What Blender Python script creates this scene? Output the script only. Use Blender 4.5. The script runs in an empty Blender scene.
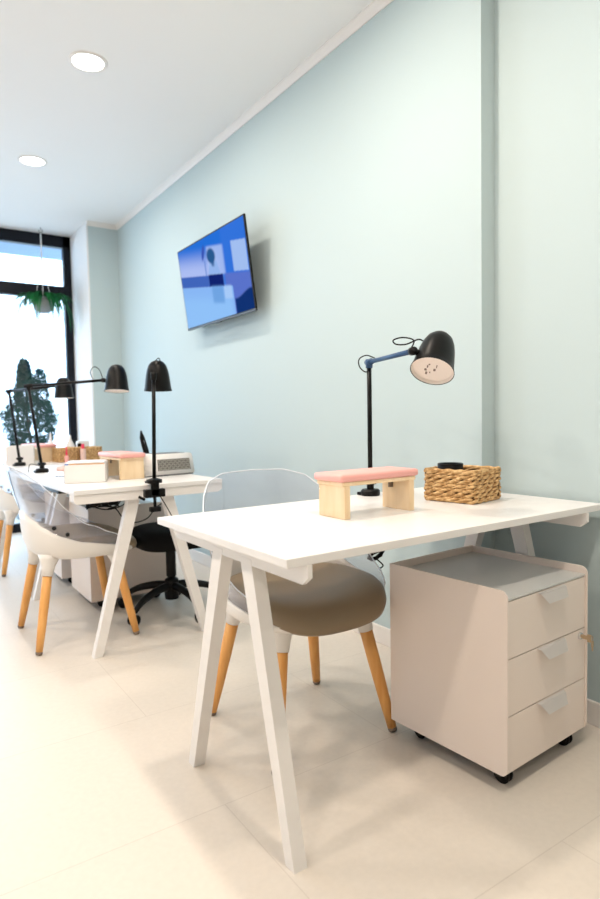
import bpy, bmesh, math, random
from mathutils import Vector, Matrix
random.seed(7)
PI = math.pi
S = bpy.context.scene
COL = S.collection

# ---------------------------------------------------------------- camera
cd = bpy.data.cameras.new('camera')
cam = bpy.data.objects.new('camera', cd)
COL.objects.link(cam)
rX = Vector((0.82987662, -0.5576452, -0.01834728))
uX = Vector((0.04531726, 0.03459242, 0.99837353))
wX = Vector((0.55610353, 0.8293583, -0.05397839))
m = Matrix((rX, uX, -wX)).transposed().to_4x4()
m.translation = Vector((-1.8293, 0, 1.0347))
cam.matrix_world = m
cd.sensor_fit = 'HORIZONTAL'
cd.sensor_width = 36
cd.lens = 36 * 617.077 / 600
cd.clip_start = 0.05
cd.dof.use_dof = True
cd.dof.focus_distance = 2.0
cd.dof.aperture_fstop = 4.0
S.camera = cam

# ---------------------------------------------------------------- world, view
w = bpy.data.worlds.new('daylight')
S.world = w
w.use_nodes = True
bg = w.node_tree.nodes['Background']
bg.inputs[0].default_value = (0.55, 0.77, 1.0, 1)
bg.inputs[1].default_value = 5.0
S.view_settings.view_transform = 'Standard'
S.view_settings.look = 'None'
S.view_settings.exposure = 0.13
S.view_settings.gamma = 1.0
S.view_settings.use_curve_mapping = False

H = 2.785
LAMP_W = 15.0
LAMP_C = (1.0, 0.865, 0.73)
# recessed downlights: the two in view first, then unseen ones added as fill light
LIGHTS = [(-0.925, 3.15), (-0.925, 4.52)]
UNSEEN_FILL = [(-0.925, 1.78, 1.2), (-0.925, 0.41, 1.25),
          (-2.7, 4.52, 1.2), (-2.7, 3.15, 1.2), (-2.7, 1.78, 1.2), (-2.7, 0.41, 1.2),
          (-2.7, -0.96, 0.3), (-0.925, -0.96, 0.4)]
def downlight_or_fill(x, y, e=LAMP_W):
    ld = bpy.data.lights.new('downlight_or_fill', 'AREA')
    ld.shape = 'DISK'; ld.size = 0.15; ld.energy = e; ld.color = LAMP_C
    lo = bpy.data.objects.new('downlight_or_fill', ld)
    lo.location = (x, y, H - 0.012)
    COL.objects.link(lo)
for x, y in LIGHTS: downlight_or_fill(x, y, LAMP_W * 0.7)
for x, y, k in UNSEEN_FILL: downlight_or_fill(x, y, LAMP_W * k)
# daylight entering through the shop window (portal for the sky)
pd = bpy.data.lights.new('window_portal', 'AREA')
pd.shape = 'RECTANGLE'; pd.size = 3.1; pd.size_y = 2.7
pd.cycles.is_portal = True
po = bpy.data.objects.new('window_portal', pd)
po.location = (-1.85, 6.32, 1.4); po.rotation_euler = (-PI/2, 0, 0)
COL.objects.link(po)

# ---------------------------------------------------------------- materials
def mat(name, col, rough=0.5, metal=0.0, spec=0.5, noise=None, bump=None, emit=None, coat=0):
    m = bpy.data.materials.new(name); m.use_nodes = True
    nt = m.node_tree; b = nt.nodes['Principled BSDF']
    b.inputs['Base Color'].default_value = (*col, 1)
    b.inputs['Roughness'].default_value = rough
    b.inputs['Metallic'].default_value = metal
    b.inputs['Specular IOR Level'].default_value = spec
    b.inputs['Coat Weight'].default_value = coat
    if noise or bump:
        tc = nt.nodes.new('ShaderNodeTexCoord')
    if noise:
        col2, scale, stretch = noise
        mp = nt.nodes.new('ShaderNodeMapping'); mp.inputs['Scale'].default_value = stretch
        nz = nt.nodes.new('ShaderNodeTexNoise'); nz.inputs['Scale'].default_value = scale
        nz.inputs['Detail'].default_value = 5
        rp = nt.nodes.new('ShaderNodeValToRGB')
        rp.color_ramp.elements[0].position = 0.35; rp.color_ramp.elements[1].position = 0.68
        rp.color_ramp.elements[0].color = (*col, 1); rp.color_ramp.elements[1].color = (*col2, 1)
        nt.links.new(tc.outputs['Object'], mp.inputs[0]); nt.links.new(mp.outputs[0], nz.inputs['Vector'])
        nt.links.new(nz.outputs[0], rp.inputs[0]); nt.links.new(rp.outputs[0], b.inputs['Base Color'])
    if bump:
        st, sc = bump
        n2 = nt.nodes.new('ShaderNodeTexNoise'); n2.inputs['Scale'].default_value = sc
        bp = nt.nodes.new('ShaderNodeBump'); bp.inputs['Strength'].default_value = st; bp.inputs['Distance'].default_value = 0.002
        nt.links.new(tc.outputs['Object'], n2.inputs['Vector']); nt.links.new(n2.outputs[0], bp.inputs['Height'])
        nt.links.new(bp.outputs[0], b.inputs['Normal'])
    if emit:
        b.inputs['Emission Color'].default_value = (*emit[0], 1); b.inputs['Emission Strength'].default_value = emit[1]
    return m

TEAL = mat('teal_wall_paint', (0.495, 0.60, 0.622), 0.75, spec=0.25, bump=(0.05, 120))
CEIL = mat('ceiling_paint', (0.88, 0.88, 0.88), 0.85, spec=0.2)
WHITE_WALL = mat('white_wall_paint', (0.82, 0.82, 0.82), 0.8, spec=0.2)
TRIM = mat('white_trim', (0.82, 0.79, 0.76), 0.5)
WHITE = mat('white_lacquer', (0.80, 0.79, 0.78), 0.32)
WLEG = mat('white_painted_wood', (0.80, 0.78, 0.76), 0.45)
CABW = mat('white_powder_coat', (0.79, 0.70, 0.64), 0.42)
CABT = mat('grey_white_cabinet_top', (0.62, 0.63, 0.62), 0.3)
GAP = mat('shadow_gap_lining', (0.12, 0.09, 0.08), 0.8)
PLAST = mat('white_plastic', (0.80, 0.775, 0.74), 0.35)
WOOD = mat('beech_wood', (0.72, 0.33, 0.085), 0.5, noise=((0.80, 0.42, 0.13), 9, (6, 6, 0.6)))
PINE = mat('pale_pine', (0.80, 0.60, 0.36), 0.55, noise=((0.88, 0.70, 0.48), 6, (6, 6, 0.8)))
TIP = mat('grey_brown_foot_cap', (0.20, 0.15, 0.11), 0.6)
TAUPE = mat('taupe_leatherette', (0.25, 0.185, 0.115), 0.42, bump=(0.15, 300))
PINK = mat('pink_leatherette', (0.86, 0.42, 0.38), 0.45)
BLACK = mat('matt_black_metal', (0.003, 0.003, 0.003), 0.33, spec=0.18)
BLACKP = mat('black_plastic', (0.004, 0.004, 0.004), 0.45, spec=0.2)
ARM_REFLECT = mat('black_metal_blue_reflection', (0.02, 0.07, 0.17), 0.35, spec=0.4)  # black arm; the window's blue reflection is put into its colour
FABRIC = mat('black_upholstery', (0.003, 0.003, 0.003), 0.8, spec=0.15, bump=(0.3, 400))
CHROME = mat('chrome', (0.75, 0.75, 0.76), 0.15, metal=1)
BRASS = mat('brass_key', (0.50, 0.38, 0.25), 0.35, metal=0.7)
LINER = mat('cream_shade_liner', (0.86, 0.80, 0.74), 0.5)
INK = mat('printed_marks', (0.22, 0.18, 0.15), 0.6)
STRAW = mat('water_hyacinth', (0.36, 0.18, 0.05), 0.7, noise=((0.80, 0.55, 0.27), 60, (1, 1, 2)), bump=(0.8, 160))
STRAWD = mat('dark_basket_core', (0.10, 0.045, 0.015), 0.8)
FRAME = mat('dark_window_metal', (0.004, 0.006, 0.012), 0.4, spec=0.2)
LEAF = mat('fern_leaf', (0.006, 0.085, 0.03), 0.6, spec=0.1, noise=((0.02, 0.19, 0.05), 10, (1, 1, 1)))
LEAF2 = mat('conifer_leaf', (0.003, 0.045, 0.040), 0.7, spec=0.03, noise=((0.010, 0.085, 0.060), 8, (1, 1, 1)))
BARK = mat('bark', (0.07, 0.045, 0.03), 0.9)
POT = mat('grey_ceramic', (0.24, 0.26, 0.27), 0.6)
CORD = mat('white_cord', (0.8, 0.8, 0.8), 0.6)
GRILL = mat('grille_backing', (0.14, 0.135, 0.12), 0.6)
RED = mat('red_cap', (0.75, 0.04, 0.10), 0.4)
PAPER = mat('white_card', (0.84, 0.82, 0.80), 0.7)
PAVE = mat('outdoor_paving', (0.62, 0.62, 0.60), 0.9, noise=((0.7, 0.7, 0.68), 3, (1, 1, 1)))
SILVER = mat('silver_trim', (0.06, 0.07, 0.08), 0.5)
GREYG = mat('dark_grey_plastic', (0.09, 0.10, 0.11), 0.4)

def floor_mat():
    m = bpy.data.materials.new('porcelain_tile'); m.use_nodes = True
    nt = m.node_tree; b = nt.nodes['Principled BSDF']
    tc = nt.nodes.new('ShaderNodeTexCoord')
    mp = nt.nodes.new('ShaderNodeMapping'); mp.inputs['Location'].default_value = (-0.08, -0.25, 0)
    br = nt.nodes.new('ShaderNodeTexBrick')
    br.offset = 0.5
    br.inputs['Scale'].default_value = 1.0
    br.inputs['Mortar Size'].default_value = 0.0016
    br.inputs['Mortar Smooth'].default_value = 0.3
    br.inputs['Brick Width'].default_value = 1.2
    br.inputs['Row Height'].default_value = 0.6
    br.inputs['Color1'].default_value = (0.74, 0.68, 0.605, 1)
    br.inputs['Color2'].default_value = (0.73, 0.67, 0.595, 1)
    br.inputs['Mortar'].default_value = (0.64, 0.58, 0.51, 1)
    nz = nt.nodes.new('ShaderNodeTexNoise'); nz.inputs['Scale'].default_value = 55; nz.inputs['Detail'].default_value = 6
    mx = nt.nodes.new('ShaderNodeMixRGB'); mx.blend_type = 'MULTIPLY'; mx.inputs[0].default_value = 0.12
    nt.links.new(tc.outputs['Object'], mp.inputs[0]); nt.links.new(mp.outputs[0], br.inputs['Vector'])
    nt.links.new(tc.outputs['Object'], nz.inputs['Vector'])
    nt.links.new(br.outputs['Color'], mx.inputs[1]); nt.links.new(nz.outputs[0], mx.inputs[2])
    nt.links.new(mx.outputs[0], b.inputs['Base Color'])
    b.inputs['Roughness'].default_value = 0.42
    b.inputs['Specular IOR Level'].default_value = 0.4
    return m
FLOOR = floor_mat()

def clear_mat(name, tint, refl, haze=0.0):
    m = bpy.data.materials.new(name); m.use_nodes = True
    nt = m.node_tree; nt.nodes.remove(nt.nodes['Principled BSDF'])
    out = nt.nodes['Material Output']
    tr = nt.nodes.new('ShaderNodeBsdfTransparent'); tr.inputs[0].default_value = (*tint, 1)
    gl = nt.nodes.new('ShaderNodeBsdfGlossy'); gl.inputs['Roughness'].default_value = 0.04
    gl.inputs[0].default_value = (1, 1, 1, 1)
    fr = nt.nodes.new('ShaderNodeLayerWeight'); fr.inputs[0].default_value = 0.5
    pw = nt.nodes.new('ShaderNodeMath'); pw.operation = 'POWER'; pw.inputs[1].default_value = 3.5
    a2 = nt.nodes.new('ShaderNodeMath'); a2.operation = 'ADD'; a2.inputs[1].default_value = 0.035
    ad = nt.nodes.new('ShaderNodeMath'); ad.operation = 'MULTIPLY'; ad.inputs[1].default_value = refl
    mx = nt.nodes.new('ShaderNodeMixShader')
    nt.links.new(fr.outputs['Facing'], pw.inputs[0]); nt.links.new(pw.outputs[0], a2.inputs[0]); nt.links.new(a2.outputs[0], ad.inputs[0]); nt.links.new(ad.outputs[0], mx.inputs[0])
    nt.links.new(tr.outputs[0], mx.inputs[1]); nt.links.new(gl.outputs[0], mx.inputs[2])
    hz = nt.nodes.new('ShaderNodeBsdfDiffuse'); hz.inputs[0].default_value = (0.62, 0.64, 0.75, 1)
    m2 = nt.nodes.new('ShaderNodeMixShader'); m2.inputs[0].default_value = haze
    nt.links.new(mx.outputs[0], m2.inputs[1]); nt.links.new(hz.outputs[0], m2.inputs[2])
    nt.links.new(m2.outputs[0], out.inputs[0])
    return m
CLEAR = clear_mat('clear_polycarbonate', (0.95, 0.955, 0.975), 1.0, 0.10)
GLASS = clear_mat('window_glass', (0.98, 0.985, 0.99), 0.8)
EDGE = mat('frosted_clear_edge', (0.80, 0.83, 0.88), 0.3)

# ---------------------------------------------------------------- mesh helpers
def box(bm, x0, y0, z0, x1, y1, z1, M=None, bev=0.0):
    r = bmesh.ops.create_cube(bm, size=1.0)
    vs = r['verts']
    for v in vs:
        v.co = Vector((x0 + (v.co.x + .5) * (x1 - x0), y0 + (v.co.y + .5) * (y1 - y0), z0 + (v.co.z + .5) * (z1 - z0)))
    if bev:
        es = list({e for v in vs for e in v.link_edges})
        rb = bmesh.ops.bevel(bm, geom=es, offset=bev, segments=2, affect='EDGES', profile=0.5)
        vs = list({v for f in rb['faces'] for v in f.verts} | {v for v in vs if v.is_valid})
    if M is not None:
        for v in vs: v.co = M @ v.co
    return vs

def hexa(bm, b4, t4):
    """solid between a bottom and a top quad"""
    a = [bm.verts.new(p) for p in b4]; c = [bm.verts.new(p) for p in t4]
    bm.faces.new(a[::-1]); bm.faces.new(c)
    for i in range(4):
        j = (i + 1) % 4
        bm.faces.new((a[i], a[j], c[j], c[i]))

def frame_of(d):
    d = d.normalized()
    a = Vector((0, 0, 1)) if abs(d.z) < 0.95 else Vector((1, 0, 0))
    s = d.cross(a).normalized()
    return s, s.cross(d).normalized()

def tube(bm, pts, rad, n=10, closed=False, cap=True):
    pts = [Vector(p) for p in pts]
    N = len(pts)
    rads = rad if isinstance(rad, (list, tuple)) else [rad] * N
    rings = []
    s_prev = None
    for i, p in enumerate(pts):
        if closed: d = pts[(i + 1) % N] - pts[i - 1]
        else: d = pts[min(i + 1, N - 1)] - pts[max(i - 1, 0)]
        if s_prev is None:
            s, t = frame_of(d)
        else:
            dn = d.normalized()
            s = (s_prev - dn * s_prev.dot(dn)).normalized(); t = s.cross(dn)
        s_prev = s
        rings.append([bm.verts.new(p + (s * math.cos(2*PI*k/n) + t * math.sin(2*PI*k/n)) * rads[i]) for k in range(n)])
    for i in range(N if closed else N - 1):
        A, B = rings[i], rings[(i + 1) % N]
        for k in range(n):
            bm.faces.new((A[k], A[(k+1) % n], B[(k+1) % n], B[k]))
    if cap and not closed:
        bm.faces.new(rings[0][::-1]); bm.faces.new(rings[-1])

def lathe(bm, prof, n=32, M=None):
    """prof: (r, z) list; r==0 closes to a point"""
    rings = []
    for r, z in prof:
        if r < 1e-6: rings.append([bm.verts.new((0, 0, z))])
        else: rings.append([bm.verts.new((r * math.cos(2*PI*k/n), r * math.sin(2*PI*k/n), z)) for k in range(n)])
    for A, B in zip(rings, rings[1:]):
        for k in range(n):
            j = (k + 1) % n
            if len(A) == 1 and len(B) > 1: bm.faces.new((A[0], B[j], B[k]))
            elif len(B) == 1 and len(A) > 1: bm.faces.new((A[k], A[j], B[0]))
            elif len(A) > 1: bm.faces.new((A[k], A[j], B[j], B[k]))
    if M is not None:
        for ring in rings:
            for v in ring: v.co = M @ v.co

def spline(pts, n=8):
    pts = [Vector(p) for p in pts]; out = []
    for i in range(len(pts) - 1):
        p0 = pts[max(i-1, 0)]; p1 = pts[i]; p2 = pts[i+1]; p3 = pts[min(i+2, len(pts)-1)]
        for k in range(n):
            t = k / n
            out.append(0.5 * ((2*p1) + (p2-p0)*t + (2*p0-5*p1+4*p2-p3)*t*t + (-p0+3*p1-3*p2+p3)*t**3))
    out.append(pts[-1]); return out

def obj(name, bm, m, parent=None, smooth=False, loc=None, rz=None):
    bmesh.ops.recalc_face_normals(bm, faces=bm.faces)
    me = bpy.data.meshes.new(name); bm.to_mesh(me); bm.free()
    for mm in (m if isinstance(m, (list, tuple)) else [m]): me.materials.append(mm)
    if smooth:
        for p in me.polygons: p.use_smooth = True
    o = bpy.data.objects.new(name, me); COL.objects.link(o)
    if parent: o.parent = parent
    if loc: o.location = loc
    if rz is not None: o.rotation_euler = (0, 0, rz)
    if smooth == 'auto':
        md = o.modifiers.new('edge_split', 'EDGE_SPLIT'); md.split_angle = math.radians(38)
    return o

def tag(o, label, cat, group=None, kind=None):
    o['label'] = label; o['category'] = cat
    if group: o['group'] = group
    if kind: o['kind'] = kind
    return o

def thing(name, label, cat, loc=(0, 0, 0), rz=0.0, group=None):
    o = bpy.data.objects.new(name, None); COL.objects.link(o)
    o.empty_display_size = 0.05
    o.location = loc; o.rotation_euler = (0, 0, rz)
    return tag(o, label, cat, group)

def kids(o): return [c for c in COL.objects if c.parent == o]
def dup(o, loc, rz, label, parent=None):
    c = o.copy(); COL.objects.link(c); c.parent = parent
    if parent is None:
        c.location = loc; c.rotation_euler = (0, 0, rz); c['label'] = label
    for k in kids(o): dup(k, None, None, None, c)
    return c

def struct(name, bm, m, parent=None, label=None, smooth=False):
    o = obj(name, bm, m, parent, smooth)
    if parent is None:
        o['kind'] = 'structure'
        o['label'] = label; o['category'] = name.split('_')[0]
    return o
def sbox(name, label, m, *b):
    bm = bmesh.new(); box(bm, *b); return struct(name, bm, m, None, label)

# ---------------------------------------------------------------- the room
XL, YB, YE, YS, SD, YW = -4.4, -3.2, 5.637, 1.519, 0.0716, 6.2
sbox('floor', 'pale beige large format tile floor', FLOOR, XL, YB, -0.1, 0.35, YW + 0.12, 0.0)
sbox('ceiling', 'smooth white ceiling with round recessed lights', CEIL, XL, YB, H, 0.35, YW + 0.12, H + 0.12)
sbox('wall_right', 'long pale teal wall carrying the television', TEAL, 0.0, YS, 0.0, 0.3, YE + 0.7, H)
sbox('wall_front', 'pale teal wall set back behind the nearest desk', TEAL, SD, YB, 0.0, 0.3, YS, H)
# short teal return by the window; its reveal towards the window is white
bm = bmesh.new(); box(bm, -0.265, YE, 0, 0.0, YW + 0.12, H)
struct('wall_window', bm, TEAL, None, 'narrow pale teal wall beside the shop window')
bm = bmesh.new(); box(bm, -0.279, YE + 0.001, 0, -0.265, YW + 0.12, H)
struct('trim_1', bm, WHITE_WALL, None, 'white window reveal beside the narrow teal wall')
sbox('wall_left', 'white wall opposite the desks, out of frame', WHITE_WALL, XL - 0.15, YB, 0.0, XL, YW + 0.12, H)
sbox('wall_back', 'beige wall behind the camera', mat('beige_wall_paint', (0.80, 0.70, 0.60), 0.8), XL, YB - 0.15, 0.0, 0.35, YB, H)
sbox('wall_corner', 'white wall at the far side of the shop window', WHITE_WALL, XL, YW, 0.0, -3.55, YW + 0.12, H)
# baseboards
def base_board(name, label, x0, y0, x1, y1):
    bm = bmesh.new(); box(bm, x0, y0, 0, x1, y1, 0.08, bev=0.003); struct(name, bm, TRIM, None, label)
base_board('baseboard_right', 'white baseboard under the television wall', -0.012, YS, 0.0, YE)
base_board('baseboard_front', 'white baseboard on the set back wall by the drawer cabinet', SD - 0.012, YB, SD, YS)
base_board('baseboard_window', 'white baseboard of the narrow wall beside the window', -0.279, YE - 0.012, -0.012, YE)
# coving between wall and ceiling
def coving(name, label, a, b, out):
    """small cove: a->b along the wall, out = direction into the room"""
    bm = bmesh.new(); out = Vector(out)
    prof = [(0, -0.036), (0.006, -0.036), (0.012, -0.024), (0.024, -0.012), (0.032, -0.006), (0.032, 0.0), (0, 0)]
    A = [bm.verts.new(Vector(a) + out * o_ + Vector((0, 0, z))) for o_, z in prof]
    B = [bm.verts.new(Vector(b) + out * o_ + Vector((0, 0, z))) for o_, z in prof]
    n = len(prof)
    for i in range(n): bm.faces.new((A[i], A[(i+1) % n], B[(i+1) % n], B[i]))
    bm.faces.new(A); bm.faces.new(B[::-1])
    struct(name, bm, TRIM, None, label)
coving('trim_2', 'white coving along the top of the television wall', (0, YS, H), (0, YE, H), (-1, 0, 0))
coving('trim_3', 'white coving along the top of the narrow wall', (0, YE, H), (-0.279, YE, H), (0, -1, 0))
coving('trim_4', 'white coving along the top of the set back wall', (SD, YB, H), (SD, YS, H), (-1, 0, 0))

# shop window
win = bpy.data.objects.new('window_1', None); COL.objects.link(win)
win.location = (-0.28, YW, 0)
win['kind'] = 'structure'; win['label'] = 'full height shop window with black metal frame'; win['category'] = 'window'
def wpart(name, m, *bs):
    bm = bmesh.new()
    for b in bs: box(bm, *b, bev=0.004)
    return obj(name, bm, m, win)
WX0 = -3.27
wpart('window_frame', FRAME, (-0.068, 0, 0.0, 0, 0.07, H), (WX0, 0, 0.0, WX0 + 0.07, 0.07, H),
      (WX0, 0, H - 0.11, 0, 0.07, H), (WX0, 0, 0.0, 0, 0.07, 0.08),
      (-1.72, 0, 0.0, -1.65, 0.07, H))
wpart('transom_bar', FRAME, (WX0, -0.006, 2.195, 0, 0.07, 2.31))
bm = bmesh.new(); box(bm, WX0 + 0.05, 0.032, 0.05, -0.05, 0.036, 2.22); obj('lower_pane', bm, GLASS, win)
bm = bmesh.new(); box(bm, WX0 + 0.05, 0.032, 2.28, -0.05, 0.036, H - 0.08); obj('upper_pane', bm, GLASS, win)

# outdoors
bm = bmesh.new(); box(bm, -9, YW + 0.12, -0.2, 5, 16, -0.02)
tag(obj('pavement', bm, PAVE), 'pale pavement outside the shop window', 'pavement', kind='structure')
bm = bmesh.new(); box(bm, -5, YW + 0.12, 2.80, 3, YW + 1.0, 2.92)
tag(obj('roof_overhang', bm, mat('overhang_paint', (0.20, 0.28, 0.40), 0.8)), 'blue grey overhang above the shop window outside', 'overhang', kind='structure')

# ---------------------------------------------------------------- ceiling lights
def make_ceiling_light():
    t = thing('ceiling_light', 'round recessed ceiling light nearest the camera', 'ceiling light', (LIGHTS[0][0], LIGHTS[0][1], H), 0, 'recessed ceiling lights')
    bm = bmesh.new(); lathe(bm, [(0.075, 0.0), (0.075, -0.004), (0.082, -0.006), (0.092, -0.004), (0.094, 0.0)], 40)
    obj('rim', bm, TRIM, t, True)
    bm = bmesh.new(); lathe(bm, [(0, -0.003), (0.074, -0.003), (0.075, 0.0), (0, 0.0)], 40)
    obj('diffuser', bm, mat('lit_diffuser', (1, 1, 1), 0.5, emit=((1.0, 0.97, 0.93), 9.0)), t, False)
    return t
cl = make_ceiling_light()
dup(cl, (LIGHTS[1][0], LIGHTS[1][1], H), 0, 'round recessed ceiling light closer to the window')

# ---------------------------------------------------------------- desks
def make_desk(W, D, name_label, loc, rz, beam_out):
    """local: origin at one front corner on the floor; +x width W, +y depth D; trestles carry beams along local y"""
    t = thing('trestle_desk', name_label, 'desk', loc, rz, 'white trestle desks')
    bm = bmesh.new(); box(bm, 0, 0, 0.72, W, D, 0.74, bev=0.0015); obj('tabletop', bm, WHITE, t)
    for xb in (0.066, W - 0.085):
        bm = bmesh.new()
        y0, y1 = -beam_out, D - 0.005
        x0, x1 = xb - 0.016, xb - 0.004
        prof = [(y0, 0.72), (y0, 0.692), (y0 + 0.022, 0.675), (y1 - 0.022, 0.675), (y1, 0.692), (y1, 0.72)]
        A = [bm.verts.new((x0, y, z)) for y, z in prof]; B = [bm.verts.new((x1, y, z)) for y, z in prof]
        bm.faces.new(A); bm.faces.new(B[::-1])
        for i in range(6):
            j = (i + 1) % 6; bm.faces.new((A[i], A[j], B[j], B[i]))
        obj('beam', bm, WLEG, t)
        c = D / 2
        for s in (-1, 1):
            bm = bmesh.new()
            fo, fi, to, ti = 0.283, 0.247, 0.100, 0.046; ct = c - 0.018   # distances from the desk's middle at foot and top
            x0, x1 = xb - 0.017, xb + 0.019
            b4 = [(x0, c + s*fo, 0), (x1, c + s*fo, 0), (x1, c + s*fi, 0), (x0, c + s*fi, 0)]
            t4 = [(x0, ct + s*to, 0.69), (x1, ct + s*to, 0.69), (x1, ct + s*ti, 0.69), (x0, ct + s*ti, 0.69)]
            hexa(bm, b4, t4)
            obj('leg', bm, WLEG, t)
    return t
make_desk(1.205, 0.702, 'white trestle desk nearest the camera, end against the wall', (-1.1555, 1.0619, 0), 0.0152, 0.004)
# the row along the wall runs away from the camera: length along world y
def row_desk(label, x, y, L=1.2, D=0.70):
    t = thing('trestle_desk', label, 'desk', (x, y, 0), math.radians(2), 'white trestle desks')
    bm = bmesh.new(); box(bm, 0, 0, 0.72, D, L, 0.74, bev=0.0015); obj('tabletop', bm, WHITE, t)
    for yb in (0.05, L - 0.05):
        bm = bmesh.new()
        prof = [(0.0, 0.72), (0.0, 0.692), (0.010, 0.680), (D - 0.022, 0.680), (D, 0.692), (D, 0.72)]
        y0, y1 = yb - 0.045, yb + 0.02
        A = [bm.verts.new((xx, y0, z)) for xx, z in prof]; B = [bm.verts.new((xx, y1, z)) for xx, z in prof]
        bm.faces.new(A); bm.faces.new(B[::-1])
        for i in range(6):
            j = (i + 1) % 6; bm.faces.new((A[i], A[j], B[j], B[i]))
        obj('beam', bm, WLEG, t)
        c = D / 2
        for s in (-1, 1):
            bm = bmesh.new()
            fo, fi, to, ti = 0.283, 0.245, 0.105, 0.05
            y0, y1 = yb - 0.02, yb + 0.016
            b4 = [(c + s*fo, y0, 0), (c + s*fo, y1, 0), (c + s*fi, y1, 0), (c + s*fi, y0, 0)]
            t4 = [(c + s*to, y0, 0.69), (c + s*to, y1, 0.69), (c + s*ti, y1, 0.69), (c + s*ti, y0, 0.69)]
            hexa(bm, b4, t4)
            obj('leg', bm, WLEG, t)
    return t
rd = row_desk('white trestle desk in the middle, a black lamp clamped to its near end', -1.190, 2.65)
dup(rd, (-1.190 - math.sin(math.radians(2))*1.205, 2.65 + 1.205, 0), math.radians(2), 'white trestle desk farthest away, by the shop window')

# ---------------------------------------------------------------- drawer cabinets
def make_cabinet(label, loc, rz):
    W, D = 0.418, 0.430
    t = thing('drawer_cabinet', label, 'cabinet', loc, rz, 'white rolling drawer cabinets')
    def side(x0, x1):
        bm = bmesh.new(); r = 0.022; zt, zb = 0.560, 0.050
        pr = []
        for cx_, cz, a0 in ((r, zt - r, 90), (r, zb + r, 180)):
            for k in range(7):
                a = math.radians(a0 + k * 15); pr.append((cx_ + r * math.cos(a), cz + r * math.sin(a)))
        pr += [(D, zb), (D, zt)]
        A = [bm.verts.new((x0, y - 0.006, z)) for y, z in pr]; B = [bm.verts.new((x1, y - 0.006, z)) for y, z in pr]
        bm.faces.new(A); bm.faces.new(B[::-1]); n = len(pr)
        for i in range(n): bm.faces.new((A[i], A[(i+1) % n], B[(i+1) % n], B[i]))
        return bm
    obj('side_panel', side(0, 0.005), CABW, t); obj('side_panel', side(W - 0.005, W), CABW, t)
    bm = bmesh.new(); box(bm, 0.005, D - 0.013, 0.05, W - 0.005, D - 0.006, 0.560); obj('back_panel', bm, CABW, t)
    bm = bmesh.new(); box(bm, 0.005, 0.0, 0.532, W - 0.005, D - 0.013, 0.537); obj('top_panel', bm, CABT, t)
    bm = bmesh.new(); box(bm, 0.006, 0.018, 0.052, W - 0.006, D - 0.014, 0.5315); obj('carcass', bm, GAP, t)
    zs = [0.055, 0.213, 0.371, 0.5300]
    for i in range(3):
        bm = bmesh.new(); box(bm, 0.0065, 0.0, zs[i] + 0.0015, W - 0.0065, 0.018, zs[i+1] - 0.0015, bev=0.001)
        d = obj('drawer', bm, CABW, t)
        bm = bmesh.new(); zt = zs[i+1] - 0.003; cx_ = W/2 + 0.012
        f = lambda hw, y, z: [(cx_ - hw, y, z), (cx_ + hw, y, z)]
        p = f(0.070, 0.0, zt) + f(0.066, -0.010, zt - 0.002) + f(0.050, -0.026, zt - 0.028)
        vs = [bm.verts.new(q) for q in p]
        bm.faces.new((vs[0], vs[1], vs[3], vs[2])); bm.faces.new((vs[2], vs[3], vs[5], vs[4]))
        bmesh.ops.solidify(bm, geom=bm.faces[:], thickness=0.0022)
        obj('handle', bm, WHITE, d)
    # lock with a key on a ring
    bm = bmesh.new(); lathe(bm, [(0, 0.006), (0.0095, 0.006), (0.0105, 0.004), (0.0105, -0.002), (0, -0.002)], 20,
                            Matrix.Translation((W - 0.036, 0, 0.352)) @ Matrix.Rotation(PI/2, 4, 'X'))
    lk = obj('lock', bm, CHROME, t, True)
    bm = bmesh.new(); box(bm, W - 0.0375, -0.026, 0.346, W - 0.0345, -0.004, 0.358); box(bm, W - 0.0385, -0.036, 0.340, W - 0.0335, -0.024, 0.363, bev=0.001)
    tube(bm, [(W - 0.036 + 0.010 + 0.009*math.cos(a), -0.031, 0.348 + 0.009*math.sin(a)) for a in [k*PI/6 for k in range(12)]], 0.0012, 6, closed=True)
    box(bm, W - 0.027, -0.034, 0.322, W - 0.015, -0.031, 0.340, bev=0.001); box(bm, W - 0.023, -0.034, 0.310, W - 0.019, -0.031, 0.323)
    obj('key', bm, BRASS, lk)
    for cx_, cy in ((0.052, 0.035), (W - 0.052, 0.035), (0.060, D - 0.09), (W - 0.052, D - 0.09)):
        bm = bmesh.new()
        for dx in (-0.012, 0.004):
            lathe(bm, [(0, -0.004), (0.017, -0.004), (0.0255, -0.001), (0.0255, 0.004), (0.017, 0.006), (0, 0.006)], 24,
                  Matrix.Translation((cx_ + dx + 0.003, cy + 0.008, 0.0255)) @ Matrix.Rotation(PI/2, 4, 'Y'))
        box(bm, cx_ - 0.017, cy - 0.012, 0.018, cx_ + 0.013, cy + 0.018, 0.047, bev=0.004)
        obj('caster', bm, BLACKP, t, 'auto')
    return t
CR = 0.0626
cab = make_cabinet('white three drawer rolling cabinet under the nearest desk, key in its lock', (-0.4850, 1.0400, 0), CR)
# two more stand turned, their drawers towards the wall
dup(cab, (-0.525, 3.36, 0), PI/2 + 0.0, 'white rolling cabinet with plain back under the middle desk')
dup(cab, (-0.535, 3.985, 0), PI/2 + 0.0, 'white rolling cabinet under the far desk, mostly hidden behind the nearer one')

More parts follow.
